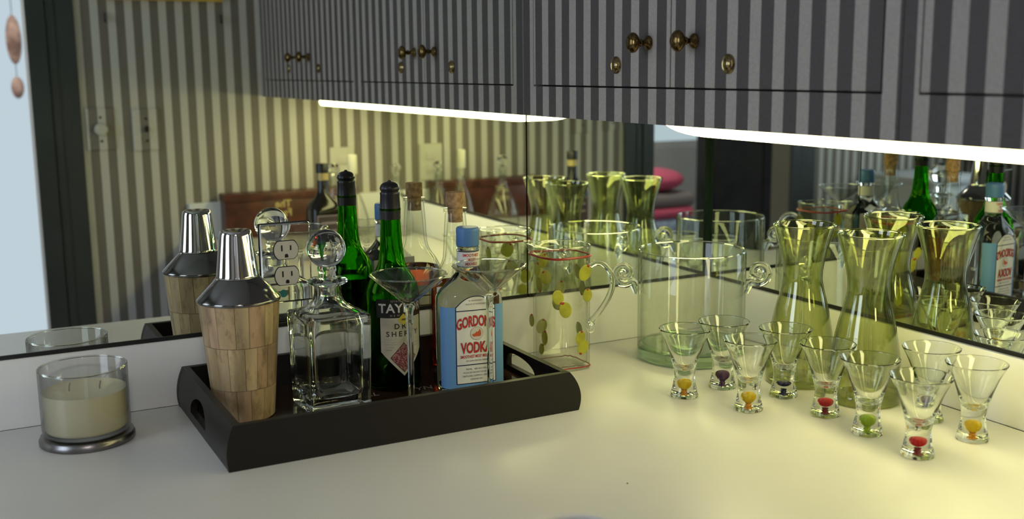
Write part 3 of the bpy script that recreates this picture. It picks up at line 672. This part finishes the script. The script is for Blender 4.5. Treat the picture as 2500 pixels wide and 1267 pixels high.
for z_ in (.100, .084, .072, .060, .048): mk('label_rule', xf(cyl_patch(.0427, -.024, .024, K(z_), K(z_ + .002)), Matrix.Rotation(PI, 4, 'Z')), 'brown_ink', wl)

# ================================================================== MARTINI GLASSES
def martini(loc, label):
    t = thing('martini_glass', label, 'glass', loc, 0, 'martini glasses on the tray')
    R_, Z0, Z1 = .0515, .1570, .1965
    mk('bowl', lathe([(.0, Z0 - .0015), (.0045, Z0 - .0005), (.0085, Z0 + .0020), (R_ - .0005, Z1 - .0006), (R_, Z1), (R_ - .0006, Z1 + .0004), (R_ - .0013, Z1), (.0075, Z0 + .0045), (.003, Z0 + .0033), (0, Z0 + .0030)], 64), 'thin_martini', t)
    mk('rim', tube([((R_ - .0006) * math.cos(2 * PI * k / 64), (R_ - .0006) * math.sin(2 * PI * k / 64), Z1 + .0006) for k in range(64)], .0009, 8, True), 'clear', t)
    mk('stem', lathe([(0, .004), (.0058, .0042), (.0044, .010), (.0042, .060), (.0044, .120), (.0052, .145), (.0070, .1535), (.0045, .1560), (0, .1563)], 24), 'clear', t)
    mk('foot', lathe([(0, 0), (.0330, 0), (.0338, .0008), (.0330, .0016), (.008, .0038), (0, .0040)], 56), 'clear', t)
martini((-.687, -.250, ZT), 'martini glass in front of the green sherry bottle')
martini((-.5650, -.243, ZT), 'martini glass in front of the vodka flask')

# ================================================================== CANDLE
t = thing('jar_candle', 'cream candle in a glass jar standing on its pewter lid', 'candle', (-1.078, -.092, .0))
mk('lid', lathe([(0, 0), (.0575, 0), (.0588, .0015), (.0590, .0060), (.0575, .0080), (.0570, .0105), (.0555, .0112), (0, .0112)], 64), 'pewter', t)
mk('jar', lathe([(0, .0114), (.049, .0114), (.0535, .0150), (.0545, .022), (.0548, .0960), (.0540, .0985), (.0525, .0965), (.0522, .022), (.0490, .0175), (0, .0170)], 64), 'thin_jar', t)
mk('rim', tube([(.0537 * math.cos(2 * PI * k / 64), .0537 * math.sin(2 * PI * k / 64), .0984) for k in range(64)], .0012, 8, True), 'clear', t)
mk('wax', lathe([(0, .0172), (.0485, .0177), (.0520, .0225), (.0521, .0670), (.0515, .0685), (.0480, .0672), (0, .0668)], 64), 'wax_candle', t)
for dx, dy in ((-.018, .004), (.018, -.004)): mk('wick', tube([(dx, dy, .0665), (dx + .0005, dy, .0725), (dx + .002, dy, .0775)], .0010, 8), 'wick', t)

# ================================================================== PITCHER
PX, PY, PH = -.365, -.097, .037
pt = thing('olive_pitcher', 'square glass pitcher painted with olives and red lines, beside the tray', 'pitcher', (PX, PY, .0003))
n = 72
def pit_ring(z, h, p, spout=0.0):
    out = []
    for x, y in sup_ring(h, h, p, n):
        a = math.atan2(y, x); d = abs((a - 3 * PI / 4 + PI) % (2 * PI) - PI)
        k = spout * max(0, 1 - (d / .50) ** 2) ** 1.5
        out.append(Vector((x - .7071 * k, y + .7071 * k, z + k * .22)))
    return out
seq = [(0, PH - .003, 5, 0), (.0015, PH - .0005, 6, 0), (.005, PH, 6, 0), (.150, PH, 6, 0), (.168, .0382, 4.4, .0003), (.180, .0400, 3.5, .004), (.1900, .0412, 3.1, .009), (.1975, .0420, 3.0, .015),
       (.1988, .0412, 3.0, .0148), (.1975, .0402, 3.0, .0142), (.1900, .0390, 3.1, .0082), (.180, .0375, 3.5, .0034), (.168, .0355, 4.4, .0002), (.150, PH - .0026, 6, 0), (.012, PH - .0030, 6, 0), (.008, PH - .006, 5, 0), (.0075, .012, 2.5, 0)]
V = []; F = []
for z, h, p, s in seq: V += pit_ring(z, h, p, s)
for i in range(len(seq) - 1):
    for k in range(n): F.append((i * n + k, i * n + (k + 1) % n, (i + 1) * n + (k + 1) % n, (i + 1) * n + k))
F += [tuple(reversed(range(n))), tuple(range((len(seq) - 1) * n, len(seq) * n))]
mk('pitcher_body', (V, F), 'thin_pitcher', pt, angle=50)
mk('rim_line', tube([v + Vector((0, 0, .0003 * math.sin(k * .35))) for k, v in enumerate(pit_ring(.1825, .0411, 3.4, .005))], .0018, 8, True), 'red_paint', pt)
mk('rim', tube(pit_ring(.1986, .0414, 3.0, .0148), .0010, 8, True), 'clear', pt)
mk('foot_line', tube([v + Vector((0, 0, .0006 * math.sin(k * 1.1))) for k, v in enumerate(pit_ring(.0050, PH + .0004, 6, 0))], .0010, 6, True), 'red_paint', pt)
hd = Vector((.7071, -.7071, 0))
hp = [(.0470, .166), (.0560, .1715), (.0680, .1700), (.0800, .1580), (.0835, .1400), (.0780, .1200), (.0680, .1020), (.0580, .0880), (.0500, .0790), (.0470, .0720)]
mk('handle', tube([hd * r + Vector((0, 0, z)) for r, z in [(q.x, q.y) for q in spline([(a, b, 0) for a, b in hp], 5)]], [.0046] * 30 + [.0044] * 10 + [.0048] * 6, 12), 'clear', pt)
mk('handle_curl', tube([Vector((.0300 + .0, -.0390, .0)) + Vector((r * math.cos(a), -.0020, .0700 + r * 1.3 * math.sin(a))) for r, a in [(.0062, 2 * PI * k / 14) for k in range(14)]], .0021, 8, True), 'clear', pt)
OL = ball(1, n=18, m=10)
def olive(face, u, z, tilt, big=.0105, dark=False):
    """face: 'f' front (u = x), 'l' left (u = y), 'b' back, 'r' right"""
    big *= 1.18
    Mx = Matrix.Rotation(tilt, 4, 'Y') @ Matrix.Diagonal((big * .80, .0010, big, 1))
    if face == 'f': T = Matrix.Translation((u - PX, -PH - .0006, z))
    elif face == 'b': T = Matrix.Translation((u - PX, PH + .0006, z))
    elif face == 'l': T = Matrix.Translation((-PH - .0006, u - PY, z)) @ Matrix.Rotation(-PI / 2, 4, 'Z')
    else: T = Matrix.Translation((PH + .0006, u - PY, z)) @ Matrix.Rotation(PI / 2, 4, 'Z')
    o = mk('painted_olive', xf(OL, T @ Mx), 'olive_dark' if dark else 'olive', pt)
    mk('pimento', xf(OL, T @ Matrix.Rotation(tilt, 4, 'Y') @ Matrix.Translation((0, 0, big * .86)) @ Matrix.Diagonal((big * .22, .0013, big * .16, 1))), 'red_paint', o)
for a in (('l', -.0859, .1600, .3), ('l', -.0923, .1370, 2.8, .0105, True), ('f', -.3926, .1225, -.5 + PI), ('f', -.3793, .1014, -.4, .0115), ('f', -.3435, .1570, .5, .0115), ('f', -.3390, .1207, 0, .0090),
          ('l', -.1090, .0544, .2), ('l', -.0991, .0339, .6, .0085), ('f', -.3517, .0532, .2, .0095), ('f', -.3471, .0373, 3.6), ('l', -.0671, .0741, .1, .0090),
          ('b', -.378, .168, .4), ('b', -.372, .140, -.5), ('b', -.345, .120, .2), ('b', -.350, .095, 2.7), ('b', -.380, .060, .3), ('r', -.085, .150, .3), ('r', -.100, .125, 2.9), ('r', -.090, .055, .5)):
    olive(*a)

# ================================================================== ICE BUCKET
bu = thing('ice_bucket', 'wide clear glass ice bucket with two scrolled glass handles, in the mirror corner', 'ice bucket', (-.148, -.150, .0003))
RBk = .0880
mk('bucket_wall', lathe([(RBk - .004, .0205), (RBk - .0005, .0210), (RBk, .023), (RBk, .1775), (RBk - .0012, .1795), (RBk - .0035, .1785), (RBk - .0045, .1760), (RBk - .0045, .030), (RBk - .008, .0245), (0, .0225)], 80), 'thin_bucket', bu)
mk('rim', tube([((RBk - .0022) * math.cos(2 * PI * k / 80), (RBk - .0022) * math.sin(2 * PI * k / 80), .1797) for k in range(80)], .0011, 8, True), 'clear', bu)
mk('bucket_base', lathe([(0, .0020), (.060, .0012), (RBk - .008, 0), (RBk - .0012, .0025), (RBk - .0003, .0200), (0, .0200)], 80), 'bucket_base', bu)
for sgn in (-1, 1):
    d = Vector((.8782 * sgn, -.4782 * sgn, 0))
    pts = [(RBk + .0030, .106), (RBk + .0045, .114), (RBk + .0065, .124)]
    for k in range(26):
        a = -PI * .75 + k / 25 * PI * 2.6; r = .0170 - .0115 * k / 25
        pts.append((RBk + .0230 + r * math.cos(a), .1400 + r * math.sin(a)))
    pp = [d * r + Vector((0, 0, z)) for r, z in pts]
    mk('scroll_handle', tube(pp, [.0030, .0055, .0075] + [.0086 - .0016 * k / 25 for k in range(26)], 12), 'clear', bu)

# ================================================================== CARAFES
CP = smooth_prof([(.0515, .004), (.0525, .016), (.0510, .040), (.0470, .075), (.0400, .112), (.0318, .145), (.0290, .163), (.0308, .184), (.0370, .211), (.0445, .236)], 6)
CI = [(max(0, r - .0021), z) for r, z in reversed(CP)]
carafe_prof = [(0, .0025), (.040, .0015), (.0485, 0), (.0508, .0015)] + CP + [(.0458, .2392), (.0460, .2408), (.0448, .2418), (.0432, .2405)] + CI + [(.044, .0065), (0, .0075)]
CV = lathe(carafe_prof, 72)
tg = thing('carafe', 'green glass carafe nearer the mirror corner, behind the navy-bead glass', 'carafe', (-.092, -.350, .0003), 0, 'green glass carafes')
mk('carafe_body', CV, 'thin_green', tg)
mk('rim', tube([(.0452 * math.cos(2 * PI * k / 60), .0452 * math.sin(2 * PI * k / 60), .2412) for k in range(60)], .0013, 8, True), 'clear', tg)
tg2 = tg.copy(); C.objects.link(tg2); tg2.location = (-.078, -.468, .0003); tg2['label'] = 'green glass carafe farther from the mirror corner, behind the green-bead glass'
for ch in list(tg.children):
    c = ch.copy(); C.objects.link(c); c.parent = tg2

# ================================================================== CORDIAL GLASSES
G_out = smooth_prof([(.0205, .0025), (.0180, .012), (.0158, .024), (.0152, .032), (.0168, .044), (.0215, .062), (.0295, .084), (.0378, .1000)], 5)
G_in = smooth_prof([(.0366, .1000), (.0282, .084), (.0198, .064), (.0135, .050), (.0075, .0425), (.0001, .0400)], 5)
gp = [(0, .0006), (.0185, 0), (.0200, .0008)] + G_out + [(.0381, .1012), (.0374, .1018)] + G_in[:-1] + [(0, .0400)]
me_glass = mk('glass_body', lathe(gp, 56), 'clear', link=False).data
me_bead = mk('bead', ball(.0072, (1.0, 1.0, 1.22), 28, 16, (0, 0, .0188)), 'bead_red', link=False).data
me_stem = mk('bead_stem', lathe(smooth_prof([(0, .0015), (.0048, .0018), (.0026, .0040), (.0032, .0062), (.0024, .0082), (.0030, .0105), (0, .0110)], 4), 20), 'bead_red', link=False).data
def with_mat(me, mat):
    m = me.copy(); m.materials[0] = MATS[mat]; return m
def cordial(x, y, col, label, s=1.0):
    t = thing('cordial_glass', label, 'glass', (x, y, .0003), random.uniform(0, 6), 'flared cordial glasses with coloured beads')
    for nm, me in (('glass_body', me_glass), ('bead', with_mat(me_bead, col)), ('bead_stem', with_mat(me_stem, {'bead_yellow': 'bead_amber', 'bead_red': 'bead_dark_red'}.get(col, col)))):
        o = bpy.data.objects.new(nm, me); C.objects.link(o); o.parent = t
        if nm == 'bead': o.scale = (1, 1, s); o.location = (0, 0, .0188 * (1 - s))
for x, y, c, l in (
    (-.2905, -.3255, 'bead_yellow', 'cordial glass with yellow bead right in front of the ice bucket'),
    (-.2135, -.3170, 'bead_purple', 'cordial glass with purple bead right in front of the ice bucket'),
    (-.2510, -.4220, 'bead_yellow', 'cordial glass with yellow bead between the purple-bead and navy-bead glasses'),
    (-.1644, -.3965, 'bead_navy', 'cordial glass with navy bead in front of the carafe nearer the corner'),
    (-.1752, -.4930, 'bead_red', 'cordial glass with red bead in front of the two carafes'),
    (-.1824, -.5775, 'bead_green', 'cordial glass with lime green bead'),
    (-.1900, -.6680, 'bead_red', 'cordial glass with red bead in front of the purple-bead one, away from carafes'),
    (-.0705, -.5780, 'bead_purple', 'cordial glass with purple bead beside the carafe farther from the corner'),
    (-.0831, -.6610, 'bead_yellow', 'cordial glass with yellow bead close to the splashback, farthest from the carafes')):
    cordial(x, y, c, l, .78 if c == 'bead_red' else (.50 if c == 'bead_navy' else 1.0))
tag(mk('crumb', ball(.0009, (1.3, 1, .7), 10, 6, (0, 0, .0006)), 'brown_ink', loc=(-.5516, -.5691, 0)), 'tiny dark crumb on the bare countertop', 'crumb')

# ================================================================== BACK-BAR THINGS (by the striped wall, seen in the mirror)
t = thing('wooden_box', 'dark red-brown wooden box with gold lettering against the striped wall', 'box', (-.325, -1.548, 0))
mk('box_body', box(-.195, .195, -.032, .032, .0005, .105, .002), 'mahogany', t)
mk('lid', box(-.198, .198, -.034, .034, .1055, .128, .003), 'mahogany', t)
for s, z_ in (('The', .088), ('Fam', .062)):
    mk('lettering', mapped(text2d(s, .030, .0006), lambda x, z, z_=z_: (-.03 - x, .0325, z_ - .004 + z)), 'gold_ink', t, smooth=False)
t = thing('dark_bottle', 'black square-shouldered bottle with gold collar, standing out from the wooden box', 'bottle', (-.368, -1.10, 0))
mk('glass_body', loft([(.0005, .036, .036, 5), (.004, .039, .039, 5), (.108, .039, .039, 5), (.122, .036, .036, 4), (.138, .020, .020, 2.4), (.150, .0145, .0145, 2), (.186, .0135, .0135, 2)], 48), 'dark_bottle', t)
mk('collar', lathe([(.0136, .176), (.0150, .176), (.0150, .192), (0, .192)], 32), 'gold_ink', t)
mk('cap', lathe([(0, .1921), (.0160, .1921), (.0160, .2120), (.0150, .2135), (0, .2137)], 32), 'black_wax', t)
lb = mk('label', box(-.030, .030, .0392, .0397, .018, .100), 'label_plum', t, smooth=False)
mk('label_border', join(box(-.030, -.0275, .0398, .0400, .018, .100), box(.0275, .030, .0398, .0400, .018, .100), box(-.0275, .0275, .0398, .0400, .018, .0205), box(-.0275, .0275, .0398, .0400, .0975, .100)), 'lilac_ink', lb, smooth=False)
for z_ in (.080, .062): mk('label_rule', box(-.020, .020, .0398, .0400, z_, z_ + .005), 'lilac_ink', lb, smooth=False)
t.scale = (1.0, 1.0, 1.13)
def decanter(loc, label, neck, stop, smat, body_r=.048):
    t = thing('glass_decanter', label, 'decanter', loc, 0, 'clear decanters by the striped wall')
    o_ = [(0, .0008), (body_r * .8, 0), (body_r, .006)] + smooth_prof([(body_r, .012), (body_r * .97, .045), (body_r * .72, .085), (.022, .112), (.014, .135), (.012, neck - .01), (.0135, neck)], 4)
    i_ = [(max(0, r - .0022), z) for r, z in reversed(o_[3:])]
    mk('decanter_body', lathe(o_ + i_ + [(body_r * .85, .008), (0, .008)], 48), 'thin_clear', t)
    mk('stopper', shift(stop, (0, 0, neck)), smat, t)
decanter((-.172, -1.43, .0003), 'slim clear decanter with pale block stopper in front of the wooden box', .176, lathe([(0, -.02), (.0085, -.02), (.0095, .0005), (.0135, .001), (.0135, .054), (.012, .056), (0, .056)], 28), 'cream_plastic', .044)
decanter((-.262, -1.330, .0003), 'clear decanter with glass ball stopper in front of the wooden box', .180, join(lathe([(0, -.02), (.0085, -.02), (.0095, .004), (.006, .008), (0, .009)], 28), ball(.0165, c=(0, 0, .0235))), 'clear', .050)
decanter((-.066, -1.36, .0003), 'clear decanter with glass knob stopper next to the low mirror', .176, join(lathe([(0, -.02), (.0085, -.02), (.0095, .004), (.006, .008), (0, .009)], 28), ball(.015, (1, 1, .8), c=(0, 0, .020))), 'clear', .046)

# ================================================================== HALL AND LEFT SIDE (seen twice mirrored)
t = thing('console_table', 'low brown console table under the hall window', 'table', (-1.99, -3.02, FLOOR_Z))
mk('top', box(-.22, .22, -.20, .20, .48, .505, .004), 'brown_wood', t)
for sx in (-.19, .19):
    for sy in (-.17, .17): mk('leg', box(sx - .018, sx + .018, sy - .018, sy + .018, .0, .48), 'brown_wood', t, smooth=False)
z0 = FLOOR_Z + .5055
def textile(nm, h_, m_, label, cat, s=1.0):
    global z0
    o = mk(nm, box(-.165 * s, .165 * s, -.14, .14, 0, h_, min(.03, h_ * .45), 4), m_, loc=(-2.00, -3.0, z0)); tag(o, label, cat); z0 += h_ + .0003
textile('folded_blanket', .125, 'blue_cloth', 'pale blue folded blanket on the console table', 'blanket')
textile('folded_towel', .055, 'pink', 'pink folded towel on the pale blue blanket', 'towel', .9)
textile('folded_throw', .072, 'grey_cloth', 'grey folded throw under the pink cushion', 'blanket', .95)
tag(mk('cushion', ball(.168, (1, .85, .36), 36, 18, (0, 0, .0605)), 'pink', loc=(-1.975, -3.0, z0)), 'round bright pink cushion on top of the folded textiles', 'cushion')
t = thing('person_stand_in', 'tall almost black cupboard shape standing in for the person behind the camera', 'person_stand_in', (-2.61, -3.10, FLOOR_Z))  # cupboard shape put in place of the dark figure behind the camera
mk('carcass', box(-.32, .32, .05, .19, .0, 1.95, .004), 'stand_in_dark', t)
for s in (-1, 1):
    d = mk('door', box(min(s * .003, s * .315), max(s * .003, s * .315), .1905, .208, .08, 1.90, .004), 'stand_in_dark', t)
    mk('knob', ball(.014, c=(s * .03, .224, 1.0)), 'brass_dark', d)
t = thing('low_chest', 'low white chest against the striped wall left of the doorway', 'chest', (-2.18, -1.42, FLOOR_Z))
mk('body', box(-.16, .16, -.165, .165, .0, .94, .003), 'white_paint', t)
mk('top', box(-.17, .17, -.17, .175, .9405, .965, .004), 'white_paint', t)
for k in range(3):
    d = mk('drawer', box(-.150, .150, .1655, .180, .06 + k * .29, .33 + k * .29, .004), 'white_paint', t)
    mk('knob', ball(.012, c=(0, .191, .195 + k * .29)), 'brass_dark', d)
t = thing('hanging_ornament', 'reddish ornament hanging on a cord before the bright hall window', 'ornament', (-.905, -3.45, CEIL_Z))
mk('cord', tube([(0, 0, -.001), (0, 0, -.55), (0, 0, -1.05)], .0015, 6), 'black', t)
mk('drop', ball(.10, (.30, .20, 1.0), 24, 14, (0, 0, -.895)), 'picture_ink', t)
mk('bead', ball(.045, (.55, .55, 1.0), 20, 12, (0, 0, -1.09)), 'picture_ink', t)
t = thing('added_hall_lamp', 'added round ceiling lamp that brightens the hall and the counter', 'lamp', (-1.40, -2.45, CEIL_Z))  # added lamp: lifts the hall and, through the doorway, the counter
mk('base_ring', lathe([(0, 0), (.15, 0), (.15, -.02), (.14, -.022), (0, -.022)][::-1], 40), 'fixture_white', t)
mk('shade', lathe([(0, -.085), (.06, -.080), (.11, -.060), (.138, -.0225), (0, -.0224)], 40), 'added_lamp_glow', t)
